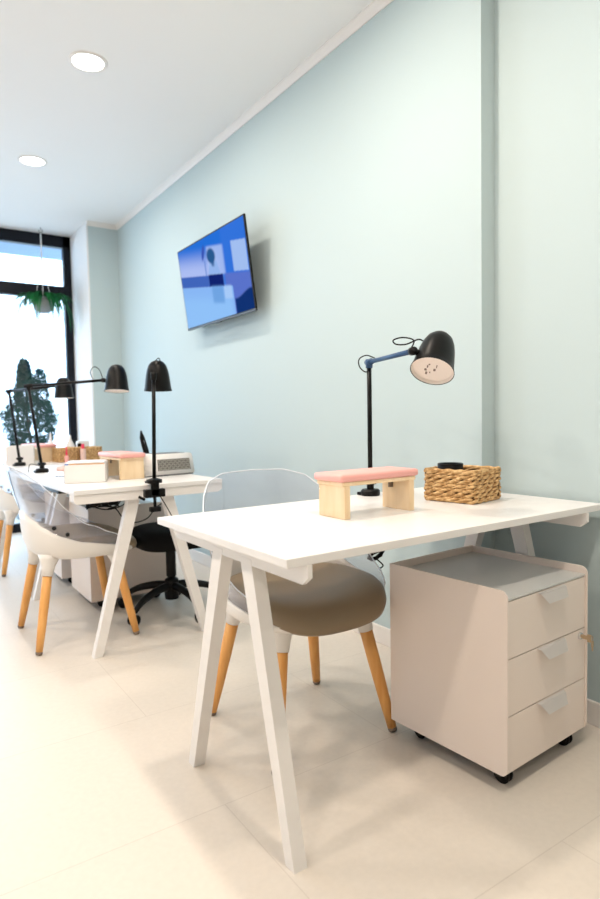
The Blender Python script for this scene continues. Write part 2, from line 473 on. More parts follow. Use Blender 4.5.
# ---------------------------------------------------------------- shell chairs
def sup(a, b, th, n=2.7):
    c, s = math.cos(th), math.sin(th)
    return math.copysign(abs(c) ** (2/n), c) * a, math.copysign(abs(s) ** (2/n), s) * b
def lerp_tab(tab, x):
    if x <= tab[0][0]: return tab[0][1]
    for (a, va), (b, vb) in zip(tab, tab[1:]):
        if x <= b:
            u = (x - a) / (b - a); u = u*u*(3-2*u)*0.35 + u*0.65
            return va + (vb - va) * u
    return tab[-1][1]
RIM = [(-0.26, 0.620), (-0.235, 0.612), (-0.215, 0.592), (-0.18, 0.558), (-0.12, 0.520), (-0.03, 0.487), (0.10, 0.462), (0.18, 0.440), (0.27, 0.412)]
TOP = [(0, 0.838), (22, 0.835), (38, 0.815), (50, 0.775), (60, 0.725), (75, 0.635), (90, 0.565), (105, 0.520), (125, 0.480), (142, 0.458)]
def make_chair(label, loc, rz):
    t = thing('shell_chair', label, 'chair', loc, rz, 'clear backed shell chairs')
    A0 = 0.272
    def plan(th):
        return sup(A0 * (1.0 if math.cos(th) > 0 else 0.87), A0, th, 2.45 + 0.25*math.cos(th))
    n = 72
    # white bucket
    bm = bmesh.new(); rows = [(1, 0), (0.993, .15), (.985, .35), (.955, .6), (.89, .80), (.78, .92), (.6, .985), (.35, 1), (.12, 1)]
    rings = []
    for k, f in rows:
        ring = []
        for i in range(n):
            th = 2*PI*i/n; x, y = plan(th)
            zr = lerp_tab(RIM, x)
            ring.append(bm.verts.new((x*k, y*k, zr + (0.395 - zr) * f)))
        rings.append(ring)
    for A, B in zip(rings, rings[1:]):
        for i in range(n): bm.faces.new((A[i], A[(i+1) % n], B[(i+1) % n], B[i]))
    bm.faces.new(rings[-1])
    bmesh.ops.recalc_face_normals(bm, faces=bm.faces)
    sh = obj('seat_shell', bm, PLAST, t, True)
    md = sh.modifiers.new('thickness', 'SOLIDIFY'); md.thickness = 0.006; md.offset = -1
    # clear back and arms
    def clear_pt(phi, s):
        th = PI - math.radians(phi)
        x, y = plan(th)
        zr = lerp_tab(RIM, x) - 0.004
        zt = max(lerp_tab(TOP, abs(phi)), zr + 0.004)
        z = zr + (zt - zr) * s
        h = z - zr
        k = 1.0 + 0.09 * math.sin(min(1, h / 0.12) * PI/2) * h / 0.2 - 0.012
        lean = -0.20 * h * max(0.0, math.cos(math.radians(phi)))
        return Vector((x * k + lean, y * k, z))
    bm = bmesh.new(); phis = [(-126 + 252 * i / 84) for i in range(85)]
    grid = [[bm.verts.new(clear_pt(ph, s / 8)) for s in range(9)] for ph in phis]
    for a, b in zip(grid, grid[1:]):
        for s in range(8): bm.faces.new((a[s], b[s], b[s+1], a[s+1]))
    back = obj('clear_back', bm, CLEAR, t, True); back['label'] = 'transparent back and arm shell'
    md = back.modifiers.new('thickness', 'SOLIDIFY'); md.thickness = 0.003; md.offset = -1
    bm = bmesh.new(); tube(bm, [clear_pt(ph, 1) for ph in phis], 0.0022, 6)
    obj('edge_bead', bm, EDGE, back, True)
    # screws joining the clear shell to the bucket
    for ph in (-72, -58, 58, 72):
        p = clear_pt(ph, 0.16); q = clear_pt(ph, 0.18); nrm = Vector((p.x, p.y, 0)).normalized()
        bm = bmesh.new(); tube(bm, [p - nrm * 0.010, p - nrm*0.006, p + nrm * 0.004, p + nrm*0.007], [0.006, 0.009, 0.009, 0.006], 12)
        obj('screw', bm, BLACKP, back, True)
    # cushion
    bm = bmesh.new(); rings = []
    prof = [(0.05, 0, 1), (0.4, 0, 1), (0.66, 0.002, 1), (0.84, 0.004, 1), (0.94, -0.002, 1), (0.985, -0.014, 1), (1.0, -0.032, 1), (0.985, -0.052, 0), (0.93, -0.066, 0), (0.6, -0.07, 0), (0.05, -0.07, 0)]
    for k, dz, up in prof:
        ring = []
        for i in range(n):
            th = 2*PI*i/n; x, y = sup(0.240, 0.254, th, 2.5 + 0.5*max(0, math.cos(th)))
            x, y = x*k*(1.11 if x > 0 else 0.86) + 0.014, y*k
            z = 0.485 + dz
            if up or k > 0.9:
                z += 0.030 * max(0, -x/0.24)**2 * k - 0.030 * max(0, (x - 0.10)/0.16)**2
                z += 0.012 * (abs(y)/0.24)**2 - 0.012 * (1 - (min(1, math.hypot(x, y)/0.2))**2)
            ring.append(bm.verts.new((x, y, z)))
        rings.append(ring)
    for A, B in zip(rings, rings[1:]):
        for i in range(n): bm.faces.new((A[i], A[(i+1) % n], B[(i+1) % n], B[i]))
    bm.faces.new(rings[0]); bm.faces.new(rings[-1])
    obj('seat_cushion', bm, TAUPE, t, True)
    for sx in (-1, 1):
        for sy in (-1, 1):
            a = Vector((sx*0.145, sy*0.145, 0.425)); b = Vector((sx*0.222, sy*0.222, 0))
            P = lambda z: a + (b - a) * ((0.425 - z) / 0.425)
            bm = bmesh.new(); tube(bm, [P(.425), P(.40), P(.375), P(.332)], [0.050, 0.040, 0.030, 0.0240], 20)
            lg = obj('leg_socket', bm, PLAST, t, True)
            bm = bmesh.new(); tube(bm, [P(.334), P(.22), P(.10), P(.014)], [0.0215, 0.0210, 0.0185, 0.0150], 16)
            lw = obj('leg', bm, WOOD, t, True)
            bm = bmesh.new(); tube(bm, [P(.0145), P(.006), P(.0005)], [0.0153, 0.0150, 0.012], 16)
            obj('foot_cap', bm, TIP, lw, True)
    return t
ch = make_chair('clear backed white shell chair with taupe cushion tucked under the nearest desk', (-0.712, 1.700, 0), -PI/2 - 0.02)
dup(ch, (-1.09, 3.095, 0), 0.0, 'clear backed white shell chair facing the middle desk')
dup(ch, (-1.0, 4.72, 0), 0.02, 'clear backed white shell chair at the far desk, cut by the left edge')

# ---------------------------------------------------------------- black office stool
def make_stool():
    t = thing('office_chair', 'black swivel office chair on casters between the middle desk and the wall', 'office chair', (-0.583, 3.129, 0), 0)
    bm = bmesh.new(); n = 40; rings = []
    for k, z in ((0.05, .470), (0.5, .472), (0.8, .467), (0.95, .453), (1.0, .428), (0.99, .392), (0.93, .373), (0.6, .366), (0.05, .366)):
        rings.append([bm.verts.new((sup(0.215, 0.215, 2*PI*i/n, 3.2)[0]*k + 0.0, sup(0.215, 0.215, 2*PI*i/n, 3.2)[1]*k - 0.05, z)) for i in range(n)])
    for A, B in zip(rings, rings[1:]):
        for i in range(n): bm.faces.new((A[i], A[(i+1) % n], B[(i+1) % n], B[i]))
    bm.faces.new(rings[0]); bm.faces.new(rings[-1])
    obj('seat', bm, FABRIC, t, True)
    bm = bmesh.new(); lathe(bm, [(0, .37), (0.014, .37), (0.014, .30), (0, .30)], 20); lathe(bm, [(0.014, .366), (0.02, .366), (0.02, .345), (0.014, .345)], 20)
    obj('gas_lift', bm, CHROME, t, 'auto')
    bm = bmesh.new(); lathe(bm, [(0, .345), (0.026, .345), (0.027, .19), (0.024, .185), (0, .185)], 24); lathe(bm, [(0, .19), (0.036, .17), (0.042, .12), (0.036, .065), (0, .065)], 24)
    obj('column', bm, BLACKP, t, 'auto')
    a0 = math.radians(206)
    for k in range(5):
        a = a0 + k * 2*PI/5; d = Vector((math.cos(a), math.sin(a), 0)); s = Vector((-d.y, d.x, 0))
        bm = bmesh.new(); pts = [d*0.02 + Vector((0, 0, .135)), d*0.09 + Vector((0, 0, .135)), d*0.18 + Vector((0, 0, .118)), d*0.24 + Vector((0, 0, .092)), d*0.275 + Vector((0, 0, .064))]
        tube(bm, spline(pts, 4), [0.024 - 0.0007*i for i in range(17)], 10)
        leg = obj('base_arm', bm, BLACKP, t, True)
        c = d*0.282
        bm = bmesh.new()
        for o_ in (-0.013, 0.013):
            q = c + s*o_
            tube(bm, [q - s*0.009 + Vector((0, 0, .0275)), q - s*0.007 + Vector((0, 0, .0275)), q + s*0.007 + Vector((0, 0, .0275)), q + s*0.009 + Vector((0, 0, .0275))], [0.020, 0.027, 0.027, 0.020], 20)
        tube(bm, [c + Vector((0, 0, .03)), c + Vector((0, 0, .07))], 0.009, 10)
        obj('caster', bm, BLACKP, leg, True)
    return t
make_stool()

# ---------------------------------------------------------------- lamps
def rot_to(d):
    """matrix turning +z to d"""
    return Vector((0, 0, 1)).rotation_difference(Vector(d).normalized()).to_matrix().to_4x4()
def make_lamp(label, base, top, joint, rimc, axis, clamp_dir, arm_mat=BLACK, front_clamp=False, loops=(), size=1.07):
    """base: foot of the pole on the desk; axis: the way the shade opens; clamp_dir: from the pole towards the desk's edge"""
    o = Vector(base)
    t = thing('clamp_lamp', label, 'desk lamp', base, 0, 'black clamp desk lamps')
    T, J, R, ax = Vector(top) - o, Vector(joint) - o, Vector(rimc) - o, Vector(axis).normalized()
    cdv = Vector(clamp_dir).normalized(); sd = Vector((-cdv.y, cdv.x, 0))
    M = Matrix((( sd.x, cdv.x, 0, 0), (sd.y, cdv.y, 0, 0), (0, 0, 1, 0), (0, 0, 0, 1)))
    bm = bmesh.new()
    if front_clamp:      # pole stands in front of the edge; the jaw reaches back over the top
        box(bm, -0.046, -0.020, -0.058, 0.046, 0.012, -0.022, M, bev=0.003)
        box(bm, -0.018, -0.075, 0.0, 0.018, 0.010, 0.010, M, bev=0.002)
        box(bm, -0.018, 0.0, -0.05, 0.018, 0.012, 0.010, M, bev=0.002)
        obj('clamp', bm, BLACKP, t)
        bm = bmesh.new(); tube(bm, [(0, 0, -0.05), (0, 0, -0.112)], 0.007, 10); obj('clamp_screw', bm, BLACK, t, True)
        bm = bmesh.new(); box(bm, -0.024, -0.012, -0.122, 0.024, 0.012, -0.100, M, bev=0.003); obj('clamp_foot', bm, BLACKP, t)
        bm = bmesh.new(); box(bm, -0.040, -0.004, -0.085, -0.008, 0.004, -0.073, M @ Matrix.Rotation(0.5, 4, 'Y'), bev=0.002); obj('wing_nut', bm, BLACKP, t)
        bm = bmesh.new(); lathe(bm, [(0, -0.022), (0.012, -0.022), (0.014, 0.004), (0.034, 0.006), (0.034, 0.020), (0.014, 0.026), (0, 0.03)], 24); obj('collar', bm, BLACKP, t, 'auto')
    else:
        bm2 = bmesh.new(); lathe(bm2, [(0, 0.0), (0.033, 0.0), (0.035, 0.003), (0.035, 0.018), (0.030, 0.023), (0.013, 0.024), (0.013, 0.040), (0.022, 0.042), (0.022, 0.054), (0.012, 0.058), (0, 0.058)], 28)
        obj('collar', bm2, BLACKP, t, 'auto')
        box(bm, -0.030, 0.0, 0.0, 0.030, 0.042, 0.012, M, bev=0.002)
        obj('clamp', bm, BLACKP, t)
    z0 = Vector((0, 0, 0.02))
    bm = bmesh.new(); tube(bm, [z0, T], 0.0085, 14); obj('pole', bm, BLACK, t, True)
    bm = bmesh.new(); tube(bm, [T + Vector((0, 0, -0.022)), T + Vector((0, 0, 0.010))], 0.0125, 14)
    ad = (J - T).normalized(); tube(bm, [T - ad*0.022, T + ad*0.026], 0.0115, 14); obj('elbow', bm, arm_mat if arm_mat is ARM_REFLECT else BLACKP, t, True)
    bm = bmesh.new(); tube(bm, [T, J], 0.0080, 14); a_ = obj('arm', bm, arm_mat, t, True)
    if arm_mat is ARM_REFLECT: a_['label'] = 'black metal arm coloured with its blue window reflection'
    # knuckle from arm end to the shade side
    C = R - ax * 0.085 if (R - ax*0.085 - J).length < (R - ax*0.05 - J).length else R - ax*0.05
    hit = J + (C - J) * max(0.0, 1 - 0.050 / max((C - J).length, 1e-4))
    bm = bmesh.new(); tube(bm, [J - ad*0.012, J + ad*0.008], 0.0125, 14); tube(bm, [J, hit], 0.009, 12); obj('shade_joint', bm, BLACKP, t, True)
    # bell shade: z along the opening axis, rim at 0
    Mx = Matrix.Translation(R) @ rot_to(ax)
    out = [(0, -0.142), (0.014, -0.1405), (0.028, -0.134), (0.040, -0.120), (0.048, -0.100), (0.0535, -0.075), (0.0575, -0.045), (0.061, -0.018), (0.0645, -0.002), (0.0655, 0.0)]
    inn = [(0.0635, 0.0), (0.0595, -0.018), (0.056, -0.045), (0.052, -0.075), (0.0465, -0.099), (0.038, -0.118), (0.026, -0.131), (0, -0.138)]
    Mx = Mx @ Matrix.Scale(1.0 if arm_mat is ARM_REFLECT else size, 4)
    bm = bmesh.new(); lathe(bm, out + inn, 40, Mx); shd = obj('shade', bm, BLACK, t, True)
    bm = bmesh.new(); lathe(bm, [(0.0632, -0.001), (0.0602, -0.012), (0, -0.012)], 40, Mx)
    lin = obj('shade_liner', bm, LINER, shd, False); lin['label'] = 'cream disc inside the shade opening'
    bm = bmesh.new()
    for (u, v, ww, hh) in ((-0.028, 0.016, 0.012, 0.006), (-0.012, 0.020, 0.009, 0.007), (0.004, 0.016, 0.010, 0.004), (-0.022, 0.006, 0.006, 0.003), (-0.006, -0.006, 0.010, 0.007), (0.012, -0.010, 0.014, 0.003), (0.015, 0.012, 0.005, 0.005)):
        box(bm, u - ww/2, v - hh/2, -0.0118, u + ww/2, v + hh/2, -0.0108, Mx)
    obj('printed_mark', bm, INK, lin)
    for L in loops:
        bm = bmesh.new(); tube(bm, spline([Vector(q) - o for q in L], 8), 0.0022, 8); obj('cable', bm, BLACKP, t, True)
    return t
def off(p, r=0, u=0, w=0): return tuple(Vector(p) + rX*r + uX*u + wX*w)

JA = (-0.529, 1.332, 1.220); TA = (-0.362, 1.728, 1.226)
make_lamp('clamp lamp on the nearest desk, with arm coloured by blue reflection and large black shade', (-0.363, 1.728, 0.740), TA, JA,
          off(JA, 0.056, -0.060), (-0.529, -0.24, -0.809), (0, 1, 0), ARM_REFLECT,
          loops=[[off(TA, 0.012, -0.012), off(TA, -0.010, -0.036), off(TA, -0.034, -0.018), off(TA, -0.036, 0.010), off(TA, -0.012, 0.024), off(TA, 0.012, 0.018), off(TA, 0.030, 0.008)],
                 [off(JA, -0.004, 0.010), off(JA, 0.002, 0.032), off(JA, -0.030, 0.040), off(JA, -0.058, 0.032), off(JA, -0.050, 0.020), off(JA, -0.020, 0.020), off(JA, 0.014, 0.034), off(JA, 0.030, 0.030)]])
TC = (-0.848, 2.60, 1.226); JC = (-0.719, 2.936, 1.236)
make_lamp('black clamp lamp at the near end of the middle desk, shade turned to the wall', (-0.858, 2.604, 0.748), TC, JC,
          off(JC, 0.006, -0.058, 0.060), (0.04, 0.10, -1), (0, -1, 0), BLACK, True,
          loops=[[off(JC, 0.0, 0.02), off(JC, 0.004, 0.075), off(JC, 0.022, 0.098), off(JC, 0.030, 0.080), off(JC, 0.022, 0.05, 0.02)],
                 [(-0.852, 2.60, 0.72), (-0.82, 2.585, 0.66), (-0.79, 2.58, 0.60)]])
TB = (-1.150, 3.75, 1.232); JB = (-0.796, 3.515, 1.257)
make_lamp('black clamp lamp with long level arm on the left edge of the middle desk', (-1.095, 3.75, 0.740), TB, JB,
          off(JB, 0.074, -0.062), (-0.06, -0.10, -1), (-1, 0, 0), BLACK,
          loops=[[off(JB, -0.06, 0.006), off(JB, -0.075, 0.045), off(JB, -0.055, 0.075), off(JB, -0.025, 0.06), off(JB, -0.005, 0.01)],
                 [(-1.11, 3.745, 0.78), (-1.16, 3.74, 0.79), (-1.17, 3.74, 0.745)]])
TD = (-1.148, 4.42, 1.233); JD = (-0.930, 4.060, 1.250)
make_lamp('black clamp lamp farthest away, on the left edge of the far desk', (-1.10, 4.42, 0.740), TD, JD,
          off(JD, 0.047, -0.075), (0.0, -0.02, -1), (-1, 0, 0), BLACK,
          loops=[[off(TD, 0.01, -0.02), off(TD, -0.02, -0.02), off(TD, -0.03, 0.01), off(TD, -0.01, 0.025), off(TD, 0.02, 0.01)]], size=0.92)

# ---------------------------------------------------------------- hand rests
def make_rest(label, loc, rz, L=0.298, D=0.122, ht=0.128):
    """local: centre on the desk; long side along x"""
    t = thing('hand_rest', label, 'hand rest', loc, rz, 'wooden manicure hand rests with pink tops')
    for s in (-1, 1):
        bm = bmesh.new(); x = s * (L/2 - 0.022)
        box(bm, x - 0.010, -D/2, 0, x + 0.010, D/2, ht - 0.034, bev=0.0015); obj('leg_panel', bm, PINE, t)
    bm = bmesh.new(); box(bm, -L/2 + 0.006, -D/2, ht - 0.034, L/2 - 0.006, D/2, ht - 0.022, bev=0.002); obj('top_board', bm, PINE, t)
    bm = bmesh.new(); box(bm, -L/2 - 0.004, -D/2 - 0.005, ht - 0.022, L/2 + 0.004, D/2 + 0.005, ht, bev=0.007); obj('cushion', bm, PINK, t, True)
    for s in (-1, 1):
        bm = bmesh.new(); box(bm, s*(L/2 - 0.040) - 0.008, D/2 - 0.05, ht - 0.060, s*(L/2 - 0.040) + 0.008, D/2 - 0.045, ht - 0.034); obj('bracket', bm, TIP, t)
    return t
r1 = make_rest('wooden hand rest with pink cushion on the nearest desk', (-0.630, 1.428, 0.740), 0.02)
dup(r1, (-0.838, 3.115, 0.740), math.radians(94), 'wooden hand rest with pink cushion between white box and white device')
dup(r1, (-0.905, 4.80, 0.740), math.radians(104), 'wooden hand rest with pink cushion on the far desk, beside a basket')

# ---------------------------------------------------------------- woven baskets
def make_basket(label, loc, rz, W=0.192, D=0.200, Ht=0.109):
    t = thing('woven_basket', label, 'basket', loc, rz, 'woven straw baskets')
    def path(hw, hd, r, per):
        """rounded rectangle points with outward normals"""
        pts = []
        segs = [((hw - r, -hd), (hw - r, -hd + r), -90), ((hw, hd - r), (hw - r, hd - r), 0), ((-hw + r, hd), (-hw + r, hd - r), 90), ((-hw, -hd + r), (-hw + r, -hd + r), 180)]
        for i in range(4):
            (_, c, a0) = segs[i]
            for k in range(4):
                a = math.radians(a0 + 90*k/4 + 11); pts.append((Vector((c[0] + r*math.cos(a), c[1] + r*math.sin(a), 0)), Vector((math.cos(a), math.sin(a), 0))))
            (_, c2, a2) = segs[(i+1) % 4]
            e = pts[-1][0]; a = math.radians(a2); f = Vector((c2[0] + r*math.cos(a), c2[1] + r*math.sin(a), 0)); nn = Vector((math.cos(a), math.sin(a), 0))
            for k in range(1, per): pts.append((e + (f - e)*k/per, nn))
        return pts
    P = path(W/2 - 0.008, D/2 - 0.008, 0.012, 22)
    NP = len(P); rows = 7; rh = (Ht - 0.008) / rows
    bm = bmesh.new()
    for j in range(rows):
        for st in (0, 1):
            pts, rad = [], []
            fr = 9
            for i, (p, nn) in enumerate(P):
                ph = 2*PI*fr*i/NP + st*PI + (j % 2) * PI/2 + 0.6*math.sin(j*2.1)
                pts.append(p + nn * (0.0035*math.cos(ph)) + Vector((0, 0, 0.004 + rh*(j + .5) + 0.0046*math.sin(ph))))
                rad.append(0.0045 + 0.0016*math.sin(ph*1.0 + 1) + random.uniform(-.0007, .0007))
            tube(bm, pts, rad, 7, closed=True)
    obj('woven_wall', bm, STRAW, t, True)
    bm = bmesh.new()
    for (z, r_) in ((0.006, 0.005), (Ht - 0.004, 0.0058)):
        tube(bm, [p + nn*0.001 + Vector((0, 0, z + 0.001*math.sin(i*0.9))) for i, (p, nn) in enumerate(P)], [r_ + 0.0009*math.sin(i*1.1) for i in range(NP)], 8, closed=True)
    obj('rim', bm, STRAW, t, True)
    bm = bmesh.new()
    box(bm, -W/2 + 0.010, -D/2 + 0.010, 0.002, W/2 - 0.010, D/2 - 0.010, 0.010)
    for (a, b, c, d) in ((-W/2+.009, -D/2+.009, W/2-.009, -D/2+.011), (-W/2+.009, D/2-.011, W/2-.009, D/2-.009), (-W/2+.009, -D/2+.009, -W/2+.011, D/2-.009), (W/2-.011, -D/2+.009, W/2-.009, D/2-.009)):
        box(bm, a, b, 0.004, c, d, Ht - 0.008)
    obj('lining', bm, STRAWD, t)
    return t
bk = make_basket('woven straw basket on the nearest desk, black round tin inside', (-0.203, 1.4345, 0.740), math.radians(11))
b2 = dup(bk, (-0.765, 4.60, 0.740), math.radians(8), 'woven straw basket behind the white box, next to the far hand rest')
b3 = dup(bk, (-0.608, 4.57, 0.740), math.radians(6), 'woven straw basket nearest the wall in the far row')
for b_, k_ in ((b2, 0.78), (b3, 0.76)): b_.scale = (k_, k_, 0.92)
# round black tin in the basket
t = thing('round_tin', 'round black open tin standing in the nearest basket', 'tin', (-0.218, 1.474, 0.7505))
bm = bmesh.new(); lathe(bm, [(0, 0), (0.036, 0), (0.038, 0.004), (0.041, 0.090), (0.0435, 0.092), (0.0435, 0.108), (0.042, 0.110), (0.038, 0.109), (0.038, 0.09), (0, 0.088)], 36); obj('tin_body', bm, BLACKP, t, 'auto')
bm = bmesh.new(); lathe(bm, [(0.038, 0.110), (0.0425, 0.113), (0.044, 0.110), (0.0435, 0.106)], 36); obj('tin_rim', bm, BLACK, t, True)

# ---------------------------------------------------------------- white device with grille (dust extractor)
t = thing('dust_extractor', 'white tabletop device with grey patterned front grille', 'device', (-0.625, 3.095, 0.740), math.radians(6))
bm = bmesh.new(); hw, hd, h_ = 0.145, 0.085, 0.112
hexa(bm, [(-hw, -hd, 0.004), (hw, -hd, 0.004), (hw, hd, 0.004), (-hw, hd, 0.004)], [(-hw + .002, -hd + .012, h_), (hw - .010, -hd + .012, h_), (hw - .010, hd, h_), (-hw + .002, hd, h_)])
bmesh.ops.bevel(bm, geom=bm.edges[:], offset=0.006, segments=3, affect='EDGES'); obj('housing', bm, WHITE, t, True)
def facey(z): return -hd + 0.012 * (z - .004) / (h_ - .004)
bm = bmesh.new(); hexa(bm, [(-0.070, facey(.028) - .0015, .028), (0.118, facey(.028) - .0015, .028), (0.118, facey(.028) + .002, .028), (-0.070, facey(.028) + .002, .028)],
     [(-0.070, facey(.086) - .0015, .086), (0.114, facey(.086) - .0015, .086), (0.114, facey(.086) + .002, .086), (-0.070, facey(.086) + .002, .086)])
g = obj('grille', bm, GRILL, t)
bm = bmesh.new()
for i in range(15):
    for j in range(5):
        x = -0.062 + i*0.0122; z = 0.034 + j*0.0112
        Mz = Matrix.Translation((x, facey(z) - 0.003, z)) @ Matrix.Rotation((0.7 if (i + j) % 2 else -0.7), 4, 'Y')
        box(bm, -0.0056, -0.001, -0.0016, 0.0056, 0.002, 0.0016, Mz)
obj('grille_pattern', bm, mat('grille_grey', (0.42, 0.41, 0.38), 0.6), g)
bm = bmesh.new(); box(bm, -0.065, -0.045, h_ - 0.001, 0.105, 0.060, h_ + 0.002, bev=0.001); obj('top_filter', bm, GREYG, t)
bm = bmesh.new(); box(bm, -hw + .01, -hd + .006, 0, hw - .01, hd - .01, 0.006); obj('base_strip', bm, GREYG, t)

# black handpiece in a stand behind it
t = thing('nail_drill', 'slim black handpiece leaning upright behind the white device', 'nail drill', (-0.655, 3.27, 0.740))
bm = bmesh.new(); lathe(bm, [(0, 0), (0.03, 0), (0.032, 0.004), (0.022, 0.014), (0.012, 0.03), (0.012, 0.10), (0, 0.10)], 24); obj('stand', bm, BLACKP, t, True)
bm = bmesh.new(); tube(bm, [(0.010, 0, 0.085), (0.006, 0, 0.11), (-0.006, 0, 0.155), (-0.016, 0, 0.195), (-0.019, 0, 0.215), (-0.021, 0, 0.232)], [0.014, 0.016, 0.0155, 0.014, 0.008, 0.004], 16); obj('handpiece', bm, BLACK, t, True)
bm = bmesh.new(); tube(bm, [(0.002, -0.012, 0.115), (-0.012, -0.012, 0.18)], 0.0035, 8); obj('switch_strip', bm, GREYG, t, True)

# ---------------------------------------------------------------- white boxes
def open_box(name, label, loc, rz, W, D, Ht, lift):
    t = thing(name, label, 'box', loc, rz)
    bm = bmesh.new()
    box(bm, -W/2, -D/2, 0, W/2, D/2, 0.003)
    for b in ((-W/2, -D/2, W/2, -D/2 + .003), (-W/2, D/2 - .003, W/2, D/2), (-W/2, -D/2, -W/2 + .003, D/2), (W/2 - .003, -D/2, W/2, D/2)):
        box(bm, b[0], b[1], 0.0, b[2], b[3], Ht)
    obj('box_body', bm, PAPER, t)
    bm = bmesh.new(); n = 8
    for i in range(n):
        z = Ht - 0.02 + lift * i / n
        box(bm, -W/2 + .006, -D/2 + .006, z, W/2 - .006, D/2 - .006, z + lift/n * 0.8)
    obj('paper_stack', bm, WHITE, t)
    return t
ob = open_box('tissue_box', 'white paper box on the middle desk, thin orange and blue strip on top', (-1.025, 3.060, 0.740), math.radians(-20), 0.185, 0.22, 0.090, 0.026)
bm = bmesh.new(); box(bm, -0.085, -0.1112, 0.0875, 0.088, -0.1098, 0.0905); obj('orange_strip', bm, mat('orange_print', (0.75, 0.33, 0.06), 0.5), ob)
bm = bmesh.new(); box(bm, -0.089, -0.1113, 0.0865, -0.072, -0.1100, 0.0910); obj('blue_strip', bm, mat('blue_print', (0.02, 0.16, 0.6), 0.5), ob)
ob2 = open_box('storage_box', 'large plain white box at the left of the far desk', (-1.065, 4.60, 0.740), math.radians(-12), 0.175, 0.20, 0.125, 0.010)

# small bottles and items in the far row
def bottle(name, label, loc, prof, m, capm=None, cap=None, cat='bottle'):
    t = thing(name, label, cat, loc, 0)
    bm = bmesh.new(); lathe(bm, prof, 20); obj('body', bm, m, t, 'auto')
    if cap: bm = bmesh.new(); lathe(bm, cap, 16); obj('cap', bm, capm, t, 'auto')
    return t
bottle('pump_bottle', 'tall white bottle standing left of the first far basket', (-0.81, 4.86, 0.740), [(0, 0), (0.028, 0), (0.030, .004), (0.030, .11), (0.024, .13), (0.010, .145), (0.010, .16), (0, .16)], WHITE, WHITE, [(0, .16), (0.008, .16), (0.006, .20), (0, .205)])
bottle('nail_varnish', 'small red capped bottle at the left end of the first far basket', (-0.790, 4.47, 0.740), [(0, 0), (0.013, 0), (0.014, .003), (0.014, .045), (0.006, .052), (0, .052)], PINK, RED, [(0, .05), (0.007, .05), (0.0045, .110), (0, .112)])
bottle('cream_jar', 'clear pinkish jar with bright red lid between the two far baskets', (-0.685, 4.44, 0.740), [(0, 0), (0.018, 0), (0.019, .004), (0.019, .095), (0, .095)], mat('pinkish_glass', (0.75, 0.52, 0.45), 0.2), RED, [(0, .095), (0.011, .095), (0.011, .128), (0, .130)], 'jar')
bottle('spray_bottle', 'pointed white bottle standing behind the second far basket', (-0.70, 4.74, 0.740), [(0, 0), (0.03, 0), (0.032, .004), (0.032, .11), (0.010, .155), (0.008, .185), (0, .19)], WHITE)
t = thing('label_printer', 'small white box with black corner behind the second far basket', 'box', (-0.615, 4.72, 0.740), 0.1)
bm = bmesh.new(); box(bm, -0.04, -0.03, 0, 0.04, 0.03, 0.140, bev=0.004); obj('casing', bm, WHITE, t)
bm = bmesh.new(); box(bm, -0.048, -0.036, 0.10, -0.022, -0.026, 0.124, bev=0.002); obj('clip', bm, BLACKP, t)
t = thing('tablet', 'black tablet standing upright before the window frame', 'tablet', (-0.655, 4.84, 0.740), 0.1)
bm = bmesh.new(); box(bm, -0.035, -0.01, 0, 0.035, 0.01, 0.012, bev=0.002); obj('tablet_foot', bm, BLACKP, t)
bm = bmesh.new(); box(bm, -0.030, -0.004, 0.010, 0.030, 0.004, 0.150, Matrix.Rotation(-0.12, 4, 'X'), bev=0.002); obj('tablet_body', bm, BLACKP, t)
bm = bmesh.new(); n = 18; rings = []
for k, z in ((1.0, 0.0), (1.02, 0.012), (0.9, 0.020), (0.5, 0.024), (0.1, 0.020)):
    rings.append([bm.verts.new((k*(0.055 + 0.012*math.sin(3*a))*math.cos(a), k*(0.05 + 0.010*math.cos(2*a))*math.sin(a), z + (0.004*math.sin(5*a) if z else 0))) for a in [2*PI*i/n for i in range(n)]])
for A, B in zip(rings, rings[1:]):
    for i in range(n): bm.faces.new((A[i], A[(i+1) % n], B[(i+1) % n], B[i]))
bm.faces.new(rings[0]); bm.faces.new(rings[-1])
tag(obj('folded_cloth', bm, mat('blush_cloth', (0.82, 0.55, 0.50), 0.9), None, True, (-0.945, 3.78, 0.740)), 'blush pink crumpled cloth behind the white paper box', 'cloth')

# ---------------------------------------------------------------- cables under and on the desks
def cable(name, label, pts, r=0.0028, m=BLACKP, cat='cable', grp=None):
    bm = bmesh.new(); tube(bm, spline(pts, 8), r, 8)
    return tag(obj(name, bm, m, None, True), label, cat, grp)
t = thing('power_strip', 'black power strip fixed under the left edge of the middle desk', 'power strip', (-1.120, 3.32, 0.695), math.radians(92))
bm = bmesh.new(); box(bm, -0.16, -0.026, -0.020, 0.16, 0.026, 0.024, bev=0.006); obj('strip_body', bm, mat('green_black_plastic', (0.02, 0.035, 0.033), 0.45), t)
for k in range(3):
    bm = bmesh.new(); lathe(bm, [(0, -0.024), (0.019, -0.024), (0.019, -0.0195), (0, -0.0195)], 20, Matrix.Translation((-0.10 + k*0.1, 0, 0))); obj('socket', bm, BLACKP, t)
cable('power_cable', 'black cable drooping from the power strip to the middle of the desk', [(-1.115, 3.17, .690), (-1.08, 3.0, .665), (-1.05, 2.88, .635), (-1.00, 2.82, .625), (-0.93, 2.82, .640), (-0.86, 2.84, .69)])
cable('power_cable', 'black cable hanging in a loop behind the near leg of the middle desk', [(-1.02, 2.84, .640), (-0.97, 2.82, .628), (-0.94, 2.81, .585), (-0.90, 2.82, .560), (-0.86, 2.84, .548), (-0.80, 2.86, .56), (-0.755, 2.88, .60), (-0.71, 2.9, .625), (-0.68, 2.92, .71)])
